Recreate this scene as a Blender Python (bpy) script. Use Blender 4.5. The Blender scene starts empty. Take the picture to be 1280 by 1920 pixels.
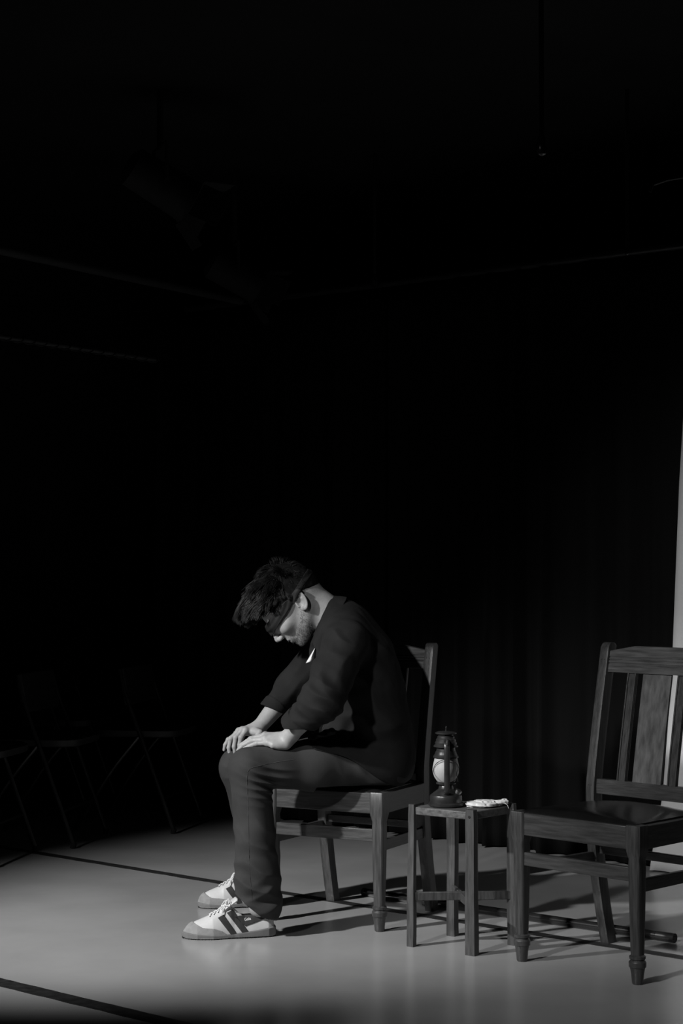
import bpy, bmesh, math, random
import numpy as np
from mathutils import Vector, Matrix
random.seed(7); RNG = np.random.default_rng(7)
scn = bpy.context.scene
COL = scn.collection
# ------------------------------------------------------------------ camera, world, lights, exposure
CAM_H, FPX, TILT = 1.2, 3500.0, math.atan(90/3500.0)
cd = bpy.data.cameras.new('camera'); cam = bpy.data.objects.new('camera', cd); COL.objects.link(cam)
cam.location = (0, 0, CAM_H); cam.rotation_euler = (math.pi/2 + TILT, 0, 0)
cd.sensor_fit = 'VERTICAL'; cd.sensor_height = 36; cd.lens = 36*FPX/1920; cd.clip_end = 60
scn.camera = cam
w = bpy.data.worlds.new('dark_room'); scn.world = w; w.use_nodes = True
w.node_tree.nodes['Background'].inputs[0].default_value = (1, 1, 1, 1)
w.node_tree.nodes['Background'].inputs[1].default_value = 0.0
vs = scn.view_settings
vs.view_transform = 'Standard'; vs.look = 'None'; vs.gamma = 1; vs.use_curve_mapping = False; vs.exposure = 0.0

def spot(name, loc, target, watts, angle, blend, size):
    ld = bpy.data.lights.new(name, 'SPOT'); ld.energy = watts; ld.spot_size = math.radians(angle)
    ld.spot_blend = blend; ld.shadow_soft_size = size
    o = bpy.data.objects.new(name, ld); COL.objects.link(o); o.location = loc
    o.rotation_euler = (Vector(target)-Vector(loc)).to_track_quat('-Z', 'Y').to_euler()
    return o
KEY = spot('key_spotlight', (-2.85, 4.1, 2.5), (-0.24, 6.47, 0.0), 800, 41.5, 0.95, 0.07)
FRONT = spot('front_spotlight', (-2.0, 2.5, 2.8), (1.40, 6.1, 0.55), 420, 40, 0.85, 0.09)
BACK = spot('back_spotlight', (-2.9, 8.4, 2.45), (0.05, 6.0, 0.15), 420, 34, 0.8, 0.09)

# ------------------------------------------------------------------ helpers
def W(px, py, Y):
    """point of the place seen at picture position px,py at distance Y"""
    a = (960-py)/FPX; dx = (px-640)/FPX
    dy = math.cos(TILT) - a*math.sin(TILT); dz = math.sin(TILT) + a*math.cos(TILT)
    return np.array([dx/dy*Y, Y, CAM_H + dz/dy*Y])
def tag(o, label=None, cat=None, group=None, kind=None):
    if label: o['label'] = label
    if cat: o['category'] = cat
    if group: o['group'] = group
    if kind: o['kind'] = kind
    return o
def empty(name, loc=(0, 0, 0), rz=0.0):
    o = bpy.data.objects.new(name, None); COL.objects.link(o); o.location = loc; o.rotation_euler = (0, 0, rz)
    o.empty_display_size = 0.1
    return o
def link_mesh(name, me, m, parent=None, smooth=True):
    me.materials.append(m)
    if smooth: me.polygons.foreach_set('use_smooth', [True]*len(me.polygons))
    o = bpy.data.objects.new(name, me); COL.objects.link(o)
    if parent is not None: o.parent = parent
    return o
def obj(name, bm, m, parent=None, smooth=False, bevel=0.0, seg=2, angle=35):
    bmesh.ops.recalc_face_normals(bm, faces=bm.faces)
    me = bpy.data.meshes.new(name); bm.to_mesh(me); bm.free()
    if smooth or bevel:
        try: me.set_sharp_from_angle(angle=math.radians(angle))
        except Exception: pass
    o = link_mesh(name, me, m, parent, smooth or bool(bevel))
    if bevel:
        b = o.modifiers.new('bevel', 'BEVEL'); b.width = bevel; b.segments = seg; b.limit_method = 'ANGLE'; b.angle_limit = math.radians(40)
    return o
def box(bm, c, s, R=None):
    M = Matrix.Translation(Vector(c)) @ (R.to_4x4() if R is not None else Matrix.Identity(4)) @ Matrix.Diagonal((s[0], s[1], s[2], 1))
    bmesh.ops.create_cube(bm, size=1, matrix=M)
def bar(bm, a, b, wx, wy, side=(1, 0, 0)):
    """box section bar from a to b; wx along `side`"""
    a, b = Vector(a), Vector(b); d = (b-a); L = d.length; z = d.normalized(); x = Vector(side); x = (x - z*x.dot(z)).normalized(); y = z.cross(x)
    R = Matrix((x, y, z)).transposed()
    box(bm, (a+b)/2, (wx, wy, L), R)
def loft(bm, rings, n=24, closed=True, caps=True):
    """rings: (centre, axis_u, axis_v, ru, rv, p) superellipse sections"""
    vr = []
    for (c, u, v, ru, rv, p) in rings:
        c, u, v = Vector(c), Vector(u), Vector(v); r = []
        for i in range(n):
            t = 2*math.pi*(i+0.5)/n; cx, sy = math.cos(t), math.sin(t)
            k = (abs(cx)**p + abs(sy)**p)**(-1/p)
            r.append(bm.verts.new(c + u*(ru*cx*k) + v*(rv*sy*k)))
        vr.append(r)
    for a, b in zip(vr[:-1], vr[1:]):
        for i in range(n): bm.faces.new((a[i], a[(i+1) % n], b[(i+1) % n], b[i]))
    if caps:
        bm.faces.new(vr[0][::-1]); bm.faces.new(vr[-1])
def lathe(bm, prof, c=(0, 0, 0), n=40, axis=(0, 0, 1)):
    z = Vector(axis).normalized(); x = z.orthogonal().normalized(); y = z.cross(x)
    loft(bm, [(Vector(c)+z*h, x, y, max(r, 1e-4), max(r, 1e-4), 2) for h, r in prof], n)
def tube(bm, pts, r, n=10, taper=None):
    pts = [Vector(p) for p in pts]; rings = []
    t0 = (pts[1]-pts[0]).normalized(); u = t0.orthogonal().normalized()
    for i, p in enumerate(pts):
        t = (pts[min(i+1, len(pts)-1)] - pts[max(i-1, 0)]).normalized()
        u = (u - t*u.dot(t)).normalized(); v = t.cross(u)
        rr = r if taper is None else r*taper[i]
        rings.append((p, u, v, rr, rr, 2))
    loft(bm, rings, n)
def spline(pts, k=8):
    P = [np.array(p, float) for p in pts]; P = [2*P[0]-P[1]] + P + [2*P[-1]-P[-2]]; out = []
    for i in range(1, len(P)-2):
        for j in range(k):
            t = j/k; a, b, c, d = P[i-1:i+3]
            out.append(0.5*((2*b)+(-a+c)*t+(2*a-5*b+4*c-d)*t*t+(-a+3*b-3*c+d)*t**3))
    out.append(P[-2]); return out

# ------------------------------------------------------------------ materials
def mat(name, col, rough=0.6, spec=0.4, noise=0.0, scale=20.0, bump=0.0, bscale=200.0, stretch=(1, 1, 1), metal=0.0, sheen=0.0, rnoise=0.0, coat=0.0, sss=0.0):
    m = bpy.data.materials.new(name); m.use_nodes = True; nt = m.node_tree; b = nt.nodes['Principled BSDF']
    c = (col, col, col, 1) if not hasattr(col, '__len__') else (*col, 1)
    b.inputs['Base Color'].default_value = c; b.inputs['Roughness'].default_value = rough
    b.inputs['Specular IOR Level'].default_value = spec; b.inputs['Metallic'].default_value = metal
    b.inputs['Sheen Weight'].default_value = sheen; b.inputs['Coat Weight'].default_value = coat
    if sss:
        b.inputs['Subsurface Weight'].default_value = sss; b.inputs['Subsurface Radius'].default_value = (1, 1, 1); b.inputs['Subsurface Scale'].default_value = 0.004
    tc = nt.nodes.new('ShaderNodeTexCoord'); mp = nt.nodes.new('ShaderNodeMapping'); mp.inputs['Scale'].default_value = stretch
    nt.links.new(tc.outputs['Object'], mp.inputs['Vector'])
    n = nt.nodes.new('ShaderNodeTexNoise'); n.inputs['Scale'].default_value = scale; n.inputs['Detail'].default_value = 6
    nt.links.new(mp.outputs[0], n.inputs['Vector'])
    if noise:
        r = nt.nodes.new('ShaderNodeValToRGB'); r.color_ramp.elements[0].position = 0.3; r.color_ramp.elements[1].position = 0.7
        lo, hi = 1-noise, 1+noise
        r.color_ramp.elements[0].color = (c[0]*lo, c[1]*lo, c[2]*lo, 1); r.color_ramp.elements[1].color = (min(c[0]*hi, 1), min(c[1]*hi, 1), min(c[2]*hi, 1), 1)
        nt.links.new(n.outputs['Fac'], r.inputs[0]); nt.links.new(r.outputs[0], b.inputs['Base Color'])
    if rnoise:
        mr = nt.nodes.new('ShaderNodeMapRange'); mr.inputs['To Min'].default_value = rough-rnoise; mr.inputs['To Max'].default_value = rough+rnoise
        nt.links.new(n.outputs['Fac'], mr.inputs['Value']); nt.links.new(mr.outputs[0], b.inputs['Roughness'])
    if bump:
        n2 = nt.nodes.new('ShaderNodeTexNoise'); n2.inputs['Scale'].default_value = bscale; n2.inputs['Detail'].default_value = 3
        nt.links.new(mp.outputs[0], n2.inputs['Vector'])
        bp = nt.nodes.new('ShaderNodeBump'); bp.inputs['Strength'].default_value = bump; bp.inputs['Distance'].default_value = 0.002
        nt.links.new(n2.outputs['Fac'], bp.inputs['Height']); nt.links.new(bp.outputs[0], b.inputs['Normal'])
    return m
def wood(name, col, rough=0.38, stretch=(14, 14, 1.2)):
    m = mat(name, col, rough, 0.5, 0.42, 9, 0.25, 30, stretch, rnoise=0.1); return m
M_FLOOR = mat('grey_vinyl', 0.39, 0.22, 0.6, 0.10, 2.2, 0.04, 500, rnoise=0.05)
M_BLACKWALL = mat('black_paint', 0.012, 0.8, 0.2, 0.2, 3)
M_CURTAIN = mat('black_serge', 0.007, 0.95, 0.05, 0.25, 6, 0.2, 300, (1, 1, .1))
M_WHITECLOTH = mat('white_muslin', 0.72, 0.9, 0.1, 0.03, 5, 0.15, 400)
M_TAPE = mat('black_tape', 0.022, 0.55, 0.4, 0.5, 30, 0.3, 200)
M_OAK = wood('dark_oak', 0.050)
M_OAKX = wood('dark_oak_cross', 0.050, stretch=(1.2, 14, 14))
M_OAKY = wood('dark_oak_deep', 0.050, stretch=(14, 1.2, 14))
M_CREST = wood('oak_crest', 0.095, 0.3, (1.2, 14, 14))
M_SPLAT = wood('oak_panel', 0.12, 0.42, (7, 7, 1.6))
M_LEATHER = mat('dark_leather', 0.010, 0.25, 0.6, 0.25, 12, 0.25, 120, rnoise=0.08)
M_STOOL = wood('stool_wood', 0.055, 0.5, (12, 12, 1.5))
M_STOOLX = wood('stool_plank', 0.10, 0.5, (1.2, 12, 12))
M_TIN = mat('black_enamel', 0.025, 0.32, 0.6, 0.3, 25, 0.05, 90, rnoise=0.08)
M_BRASS = mat('tarnished_metal', 0.25, 0.35, 0.6, 0.3, 30, metal=0.9)
M_GLOBE = mat('frosted_glass', 0.45, 0.45, 0.5, 0.03, 20, sss=0.4)
M_SKIN = mat('skin', 0.33, 0.52, 0.4, 0.10, 45, 0.22, 260, sss=0.25)
M_HAIR = mat('dark_hair', 0.010, 0.5, 0.3, 0.3, 60)
M_SCALP = mat('hair_underlayer', 0.006, 0.9, 0.1, 0.3, 60)
M_BEARD = mat('greying_stubble', 0.11, 0.6, 0.3, 0.75, 160)
M_SHIRT = mat('dark_shirt', 0.015, 0.88, 0.15, 0.18, 14, 0.3, 500)
M_JEANS = mat('dark_denim', 0.038, 0.85, 0.15, 0.22, 9, 0.15, 500)
M_SEAM = mat('denim_seam', 0.05, 0.85, 0.2, 0.2, 50)
M_BAND = mat('black_scarf', 0.012, 0.7, 0.3, 0.2, 30, 0.3, 200)
M_TEE = mat('white_cotton', 0.7, 0.9, 0.2, 0.02, 20)
M_SHOE = mat('white_leather', 0.6, 0.45, 0.4, 0.03, 25, 0.1, 200)
M_SUEDE = mat('grey_suede', 0.27, 0.9, 0.2, 0.12, 60, 0.4, 500)
M_SOLE = mat('grey_rubber', 0.17, 0.7, 0.3, 0.1, 40)
M_TREAD = mat('black_rubber', 0.02, 0.8, 0.3)
M_STRIPE = mat('charcoal_suede', 0.045, 0.8, 0.2, 0.2, 60)
M_LACE = mat('white_lace', 0.75, 0.8, 0.2, 0.05, 100)
M_STEEL = mat('polished_steel', 0.45, 0.16, 0.5, 0.1, 20, metal=1.0)
M_POLE = mat('black_gloss_pole', 0.015, 0.2, 0.6, 0.2, 20)
M_BLKMETAL = mat('black_metal', 0.02, 0.35, 0.5, 0.2, 30)
M_TUBE = mat('dark_chrome', 0.10, 0.3, 0.5, 0.2, 30, metal=0.9)
M_GALV = mat('galvanised_bar', 0.04, 0.5, 0.4, 0.2, 20)
M_MATTE = mat('matte_black_metal', 0.02, 0.75, 0.2, 0.2, 30)
M_VINYL = mat('black_vinyl', 0.02, 0.5, 0.4, 0.2, 20, 0.1, 200)

# ------------------------------------------------------------------ the room (black box studio)
SD = np.array([0.748, -0.663]); SN = np.array([0.663, 0.748])      # along the floor seams / across them
def on(s, n): p = SD*s + SN*n; return (float(p[0]), float(p[1]))
ROOM = (-2.9, 2.6, 0.3, 7.2)     # s from,to ; n from,to
RZ = math.atan2(SD[1], SD[0])
def room_box(name, s0, s1, n0, n1, z0, z1, m):
    bm = bmesh.new(); c = on((s0+s1)/2, (n0+n1)/2)
    box(bm, (0, 0, 0), (s1-s0, n1-n0, z1-z0))
    o = obj(name, bm, m); o.location = (c[0], c[1], (z0+z1)/2); o.rotation_euler = (0, 0, RZ)
    return tag(o, kind='structure')
S0, S1, N0, N1, CH = -7.4, 3.2, -2.6, 6.75, 2.95
room_box('floor', S0, S1, N0, N1, -0.1, 0.0, M_FLOOR)
room_box('ceiling', S0, S1, N0, N1, CH, CH+0.1, M_BLACKWALL)
room_box('wall_back', S0, S1, N1, N1+0.1, -0.1, CH+0.1, M_BLACKWALL)
room_box('wall_front', S0, S1, N0-0.1, N0, -0.1, CH+0.1, M_BLACKWALL)
room_box('wall_left', S0-0.1, S0, N0, N1, -0.1, CH+0.1, M_BLACKWALL)
room_box('wall_right', S1, S1+0.1, N0, N1, -0.1, CH+0.1, M_BLACKWALL)

# tape over the joints of the vinyl
def tape(n, s0, s1, wd, label):
    bm = bmesh.new(); N = int((s1-s0)/0.03); L = []; R = []
    for i in range(N+1):
        s = s0+(s1-s0)*i/N; j = 0.0015*math.sin(s*31)+0.0012*random.uniform(-1, 1); k = 0.0012*random.uniform(-1, 1)
        L.append((s, n-wd/2+j)); R.append((s, n+wd/2+k))
    def vv(q, z): x, y = on(*q); return bm.verts.new((x, y, z))
    a = [vv(q, 0.0002) for q in L]; b = [vv(q, 0.0012) for q in L]; c = [vv(((p[0]+q[0])/2, (p[1]+q[1])/2), 0.0022) for p, q in zip(L, R)]
    d = [vv(q, 0.0012) for q in R]; e = [vv(q, 0.0002) for q in R]
    for r0, r1 in ((a, b), (b, c), (c, d), (d, e)):
        for i in range(N): bm.faces.new((r0[i], r0[i+1], r1[i+1], r1[i]))
    return tag(obj('floor_tape', bm, M_TAPE), label, 'tape', 'black tape over the floor joints')
tape(4.925, -7.0, 3.1, 0.046, 'long black tape line on the grey floor running behind the feet of the seated man')
tape(3.352, -5.0, 3.1, 0.066, 'black tape line crossing the bottom left corner of the grey floor')

# curtains
def curtain(name, p0, p1, z0, z1, pleat, amp, label, m=M_CURTAIN, seed=1, thick=0.004, hemflare=0.0):
    rnd = random.Random(seed); p0, p1 = np.array(p0), np.array(p1); L = float(np.linalg.norm(p1-p0)); d = (p1-p0)/L; nrm = np.array([d[1], -d[0]])
    nx = int(L/0.012); nz = 26; bm = bmesh.new(); ph = [rnd.uniform(0, 6.28) for _ in range(6)]; rows = []
    for k in range(nz+1):
        t = k/nz; z = z0+(z1-z0)*t; row = []
        for i in range(nx+1):
            s = L*i/nx; q = (s+0.045*math.sin(s*5.3+ph[0])+0.03*math.sin(s*11.1+ph[1]))*2*math.pi/pleat
            wob = 1.3*math.sin(s*3.1+ph[0])+0.8*math.sin(s*7.3+ph[1])+0.25*(1-t)*math.sin(s*5+ph[4])
            a = amp*(0.65+0.35*math.sin(s*4.3+ph[2]))*(0.55+0.45*(1-t))
            off = a*math.sin(q+wob)+0.35*a*math.sin(2.3*q+ph[3]+0.6*t)+0.02*(1-t)*math.sin(s*2+ph[5])
            x, y = p0 + d*s + nrm*off + d*0.25*a*math.cos(q+wob)
            row.append(bm.verts.new((x, y, z)))
        rows.append(row)
    for a, b in zip(rows[:-1], rows[1:]):
        for i in range(nx): bm.faces.new((a[i], a[i+1], b[i+1], b[i]))
    o = obj(name, bm, m, smooth=True, angle=80); so = o.modifiers.new('cloth', 'SOLIDIFY'); so.thickness = thick
    return tag(o, label, 'curtain')
tag(curtain('stage_curtain', on(-6.80, 6.31), on(-5.32, 6.31), 0.015, 2.40, 0.16, 0.035, 'black pleated curtain behind the seated man, left of the brighter curtain folds', seed=3), group=None)
curtain('stage_curtain', on(-5.30, 6.30), on(-0.2, 6.30), 0.008, 2.40, 0.17, 0.038, 'black pleated curtain behind the lantern and the right chair', seed=5)
bpy.data.objects['stage_curtain']['label'] = 'black pleated curtain in the dark left part of the back wall'
# curtain rail
bm = bmesh.new(); a = on(-6.6, 6.30); b = on(2.9, 6.30); tube(bm, [(*a, 2.425), (*b, 2.425)], 0.017, 12)
tag(obj('curtain_rail', bm, M_BLKMETAL, smooth=True), 'thin dark rail along the top of the black curtains', 'rail')

# white cloth at the right edge
bm = bmesh.new(); rows = []; NZ, NX = 60, 50
for k in range(NZ+1):
    t = k/NZ; z = 0.006+2.37*t; row = []
    sl = -0.0 + 0.0
    # left edge drifts to the right with height
    ex = 1.185+0.03*min(1, z/0.3)+0.062*min(1, z/0.75)+0.045*max(0, z-0.75)+0.02*max(0, z-1.5)
    for i in range(NX+1):
        s = 1.3*i/NX; x = ex + s*0.80; y = 7.22 - s*0.74
        y += 0.018*math.sin(s*9+1.2*t)*(1-0.5*t)+0.01*math.sin(s*23+2*t)*(1-t)+0.012*math.exp(-z/0.12)*math.sin(s*34+z*20)
        row.append(bm.verts.new((x, y, z)))
    rows.append(row)
for a, b in zip(rows[:-1], rows[1:]):
    for i in range(NX): bm.faces.new((a[i], a[i+1], b[i+1], b[i]))
o = obj('white_backcloth', bm, M_WHITECLOTH, smooth=True, angle=80); o.modifiers.new('c', 'SOLIDIFY').thickness = 0.004
tag(o, 'tall white cloth hanging down to the floor at the right edge behind the chair', 'cloth')

# ------------------------------------------------------------------ slat back oak chair
def make_chair(name, label, loc, rz, wf, wr, dep, bk=1.0):
    t = empty(name, (loc[0], loc[1], 0), rz); tag(t, label, 'chair', 'dark oak dining chairs')
    SH = 0.448
    X, Y, Z = (1, 0, 0), (0, 1, 0), (0, 0, 1)
    def back_y(z):
        if z < 0.40: return dep + 0.072*((0.40-z)/0.40)**1.5
        if z < 0.50: return dep
        return dep + 0.078*((z-0.50)/0.43)**1.12
    for sx in (-1, 1):
        bm = bmesh.new(); x = sx*wf/2
        prof = [(0.0, .0140, 2), (0.004, .0160, 2), (0.030, .0185, 2), (0.046, .0215, 2), (0.049, .0245, 2), (0.062, .0250, 2), (0.066, .0225, 2),
                (0.069, .0195, 2.2), (0.072, .0225, 2.2), (0.079, .0230, 2.2), (0.083, .0170, 3), (0.090, .0165, 4), (0.20, .0185, 5), (0.335, .0205, 5.5),
                (0.352, .0190, 7), (0.372, .0235, 14), (0.385, .0250, 20), (SH-.003, .0250, 20), (SH, .0235, 20)]
        loft(bm, [((x, 0, z), X, Y, r, r, p) for z, r, p in prof], 32)
        obj('front_leg', bm, M_OAK, t, smooth=True, angle=28)
        bm = bmesh.new(); xr = sx*wr/2; rings = []
        for i in range(41):
            z = 0.925*i/40
            if z > .46: z = .46+(z-.46)*bk
            q = 0.0165; dd = 0.021 if z > 0.5 else 0.023 - 0.004*abs(z-0.25)
            rings.append(((xr, back_y(z), z), X, Y, q, dd, 12))
        for a in (15, 35, 55, 72, 86):
            a = math.radians(a); zt_ = .46+.465*bk; rings.append(((xr, back_y(zt_)+0.002, zt_+0.016*math.sin(a)), X, Y, 0.0165, 0.021*max(math.cos(a), .12), 10))
        loft(bm, rings, 28)
        leg = obj('back_post', bm, M_OAK, t, smooth=True, angle=28)
        for z in (.46+.428*bk, 0.50):
            for e in (-.005, .005):
                bm = bmesh.new(); lathe(bm, [(0, .0016), (.0012, .0016)], (xr+e, back_y(z)-0.0205, z), 8, (0, -1, 0)); obj('peg', bm, M_TAPE, leg)
    # rails
    bm = bmesh.new(); box(bm, (0, -0.008, SH-.036), (wf-.036, .022, .066)); obj('front_rail', bm, M_OAKX, t, bevel=.0025)
    for sx in (-1, 1):
        bm = bmesh.new(); bar(bm, (sx*(wf/2+.008), .01, SH-.036), (sx*(wr/2+.004), dep-.008, SH-.036), .022, .066, (1, 0, 0)); obj('side_rail', bm, M_OAKY, t, bevel=.002)
        bm = bmesh.new(); bar(bm, (sx*wf/2, .0, .275), (sx*wr/2, back_y(.275), .275), .016, .036, (1, 0, 0)); obj('side_stretcher', bm, M_OAKY, t, bevel=.002)
    bm = bmesh.new(); box(bm, (0, dep+.004, SH-.036), (wr-.02, .02, .060)); obj('rear_rail', bm, M_OAKX, t, bevel=.002)
    bm = bmesh.new(); box(bm, (0, -.004, .308), (wf-.024, .017, .040)); obj('front_stretcher', bm, M_OAKX, t, bevel=.002)
    bm = bmesh.new(); box(bm, (0, back_y(.3), .300), (wr-.02, .015, .026)); obj('rear_stretcher', bm, M_OAKX, t, bevel=.002)
    # drop-in seat
    bm = bmesh.new(); N = 22; rows = []
    for j in range(N+1):
        v = j/N; y = -0.010 + (dep+.002)*v; hw = (wf/2-.002)*(1-v) + (wr/2-.012)*v; row = []
        for i in range(N+1):
            u = -1+2*i/N; e = (1-abs(u)**5)*(1-abs(2*v-1)**5)
            z = SH + 0.0015 + 0.016*e**0.6 + 0.004*math.cos(u*3.1)*e - 0.003*math.sin(v*5+u)*e
            if v < .02: z -= 0.002
            row.append(bm.verts.new((u*hw, y, z)))
        rows.append(row)
    for a, b in zip(rows[:-1], rows[1:]):
        for i in range(N): bm.faces.new((a[i], a[i+1], b[i+1], b[i]))
    ge = [e for e in bm.edges if e.is_boundary]; r = bmesh.ops.extrude_edge_only(bm, edges=ge)
    vs_ = [g for g in r['geom'] if isinstance(g, bmesh.types.BMVert)]
    for v_ in vs_: v_.co.z = SH-.010
    bmesh.ops.contextual_create(bm, geom=[e for e in bm.edges if e.is_boundary])
    obj('seat', bm, M_LEATHER, t, smooth=True, angle=50)
    # back: follows the rake of the posts
    def panel(name, prof, x0, x1, thick, m, ztop=None, nx=2, parent=t, off=0.0):
        """prof: list of (z, front bump). ztop(x) moves the top rows"""
        bm = bmesh.new(); F = []; B = []
        for i in range(nx+1):
            x = x0+(x1-x0)*i/nx; fr = []; br = []
            for k, (z, g) in enumerate(prof):
                if k: pass
                zz = z if ztop is None or z < prof[-3][0] else z + (ztop(x)-prof[-1][0])*((z-prof[-3][0])/(prof[-1][0]-prof[-3][0]))
                zz = .46+(zz-.46)*bk if zz > .46 else zz
                y = back_y(zz)+off
                fr.append(bm.verts.new((x, y-thick/2-g, zz))); br.append(bm.verts.new((x, y+thick/2, zz)))
            F.append(fr); B.append(br)
        K = len(prof)
        for i in range(nx):
            for k in range(K-1):
                bm.faces.new((F[i][k], F[i+1][k], F[i+1][k+1], F[i][k+1])); bm.faces.new((B[i][k], B[i][k+1], B[i+1][k+1], B[i+1][k]))
            bm.faces.new((F[i][0], B[i][0], B[i+1][0], F[i+1][0])); bm.faces.new((F[i][K-1], F[i+1][K-1], B[i+1][K-1], B[i][K-1]))
        for i in (0, nx):
            for k in range(K-1): bm.faces.new((F[i][k], B[i][k], B[i][k+1], F[i][k+1]))
        return obj(name, bm, m, parent, bevel=.0012)
    hw = wr/2-.015
    def crest_top(x):
        a = abs(x)/hw
        return 0.932 if a < .5 else 0.932-(a-.5)/.5*0.017
    g = .0025
    panel('crest_rail', [(.849, 0), (.874, 0), (.875, -g), (.878, -g), (.879, 0), (.884, .001), (.885, -g), (.888, -g), (.889, 0), (.893, 0.001), (.894, -g), (.897, -g), (.898, 0), (.9, 0), (.915, 0), (.932, 0)], -hw, hw, .022, M_CREST, crest_top, 24)
    panel('lower_rail', [(.474, 0), (.497, 0), (.520, 0)], -hw, hw, .020, M_OAKX)
    zs = [.515+.340*i/14 for i in range(15)]
    panel('splat', [(z, 0) for z in zs], -.053, .053, .009, M_SPLAT)
    for sx in (-1, 1):
        xc = sx*.094
        s = panel('slat', [(z, 0) for z in zs], xc-.0165, xc+.0165, .010, M_OAK)
        for e in (-1, 1): panel('bead', [(z, 0) for z in zs], xc+e*.0135-.0025, xc+e*.0135+.0025, .004, M_OAK, parent=s, off=-.007)
    return t
make_chair('dining_chair', 'dark oak slat-back chair the blindfolded man sits on', (-0.053, 6.164), math.atan2(-.475, .88), .400, .385, .335, .945)
make_chair('dining_chair', 'empty dark oak slat-back chair with leather seat at the right edge, beside the small stool', (0.689, 5.468), math.atan2(-.714, .70), .425, .402, .335)

# ------------------------------------------------------------------ small stool
ST = empty('wooden_stool', (0.372, 5.845, 0)); tag(ST, 'small rustic four-legged wooden stool between the two chairs, holding the lantern', 'stool')
legs = {'L': ((0.217, 5.833), .024, .018), 'F': ((0.396, 5.705), .034, .026), 'B': ((0.355, 6.00), .032, .026), 'R': ((0.535, 5.855), .030, .020)}
LP = {k: Vector((v[0][0]-0.372, v[0][1]-5.845, 0)) for k, v in legs.items()}
ang = math.atan2(-.133, .177)
ux, uy = Vector((math.cos(ang), math.sin(ang), 0)), Vector((-math.sin(ang), math.cos(ang), 0))
top_in = {k: p*0.975 for k, p in LP.items()}
for k in legs:
    bm = bmesh.new(); _, wx, wy = legs[k]; h = 0.440
    p0, p1 = LP[k], top_in[k]+Vector((0, 0, h))
    rings = []
    for i in range(13):
        t = i/12; j = 0.0006*math.sin(9*t+ord(k)); e = 1.0 if i < 12 else .88
        rings.append((p0.lerp(p1, t)+ux*j, ux, uy, (wx/2+0.001*math.sin(5*t+ord(k)))*e, (wy/2+0.0008*math.cos(4*t))*e, 12))
    loft(bm, rings, 28); lg = obj('leg', bm, M_STOOL, ST, smooth=True, angle=30)
    if k == 'F':
        bm = bmesh.new(); lathe(bm, [(0, .0045), (.0015, .0035)], (p1.x-.0005-uy.x*wy/2*.9, p1.y-uy.y*wy/2*.98, .418), 14, -uy); obj('peg', bm, M_TAPE, lg)
bm = bmesh.new()
c = [top_in[k] for k in 'LFRB']; zt = .432
vt = [bm.verts.new((p.x, p.y, zt)) for p in c]; vb = [bm.verts.new((p.x, p.y, zt-.024)) for p in c]
bm.faces.new(vt); bm.faces.new(vb[::-1])
for i in range(4): bm.faces.new((vt[i], vb[i], vb[(i+1) % 4], vt[(i+1) % 4]))
obj('seat', bm, M_STOOLX, ST, bevel=.003)
for a, b, z in (('L', 'R', .155), ('F', 'B', .150)):
    bm = bmesh.new(); pa, pb = LP[a], LP[b]; bar(bm, (pa.x, pa.y, z), (pb.x, pb.y, z), .014, .026, uy); obj('stretcher', bm, M_STOOL, ST, bevel=.002)

# ------------------------------------------------------------------ hurricane lantern
LX, LY, LZ = W(836, 1515, 5.84)[0], 5.845, .4335
LN = empty('oil_lantern', (LX, LY, LZ)); tag(LN, 'dark metal hurricane oil lantern with frosted white globe on the wooden stool', 'lantern')
bm = bmesh.new(); lathe(bm, [(0, .052), (.003, .0555), (.008, .056), (.011, .053), (.013, .050), (.016, .0505), (.030, .0505), (.034, .049), (.040, .041), (.047, .032), (.052, .025), (.054, .0235), (.060, .0225), (.064, .021)], n=56)
tank = obj('fuel_tank', bm, M_TIN, LN, smooth=True, angle=25)
bm = bmesh.new(); lathe(bm, [(0, .009), (.006, .009), (.007, .011), (.014, .011), (.016, .008)], (.033, -.016, .038), 20, (.45, -.2, .8)); obj('filler_cap', bm, M_BRASS, tank, smooth=True, angle=30)
bm = bmesh.new(); lathe(bm, [(.062, .018), (.066, .022), (.069, .031), (.072, .031), (.074, .026)]); obj('burner', bm, M_TIN, LN, smooth=True, angle=25)
bm = bmesh.new(); lathe(bm, [(.073, .024), (.078, .029), (.090, .0365), (.102, .0405), (.112, .0420), (.122, .0410), (.134, .0385), (.146, .0360), (.154, .0345)], n=56); obj('glass_globe', bm, M_GLOBE, LN, smooth=True, angle=60)
bm = bmesh.new(); lathe(bm, [(.150, .0395), (.154, .0400), (.158, .037), (.162, .0345), (.168, .033), (.172, .0300), (.178, .0290), (.182, .0290)]); obj('globe_collar', bm, M_TIN, LN, smooth=True, angle=25)
bm = bmesh.new(); lathe(bm, [(.184, .0385), (.187, .0385), (.192, .034), (.197, .0345), (.202, .0315), (.207, .0310), (.212, .0270), (.216, .0265), (.219, .0235), (.223, .023)]); obj('chimney_hood', bm, M_TIN, LN, smooth=True, angle=25)
bm = bmesh.new(); lathe(bm, [(.223, .028), (.225, .0335), (.228, .0335), (.231, .026), (.233, .008)]); cap = obj('top_cap', bm, M_TIN, LN, smooth=True, angle=25)
bm = bmesh.new(); tube(bm, [(0, 0, .232), (.0, 0, .238), (0.0, -.002, .243), (.001, 0, .247)], .0014, 8); obj('lift_ring', bm, M_BRASS, cap, smooth=True)
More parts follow.
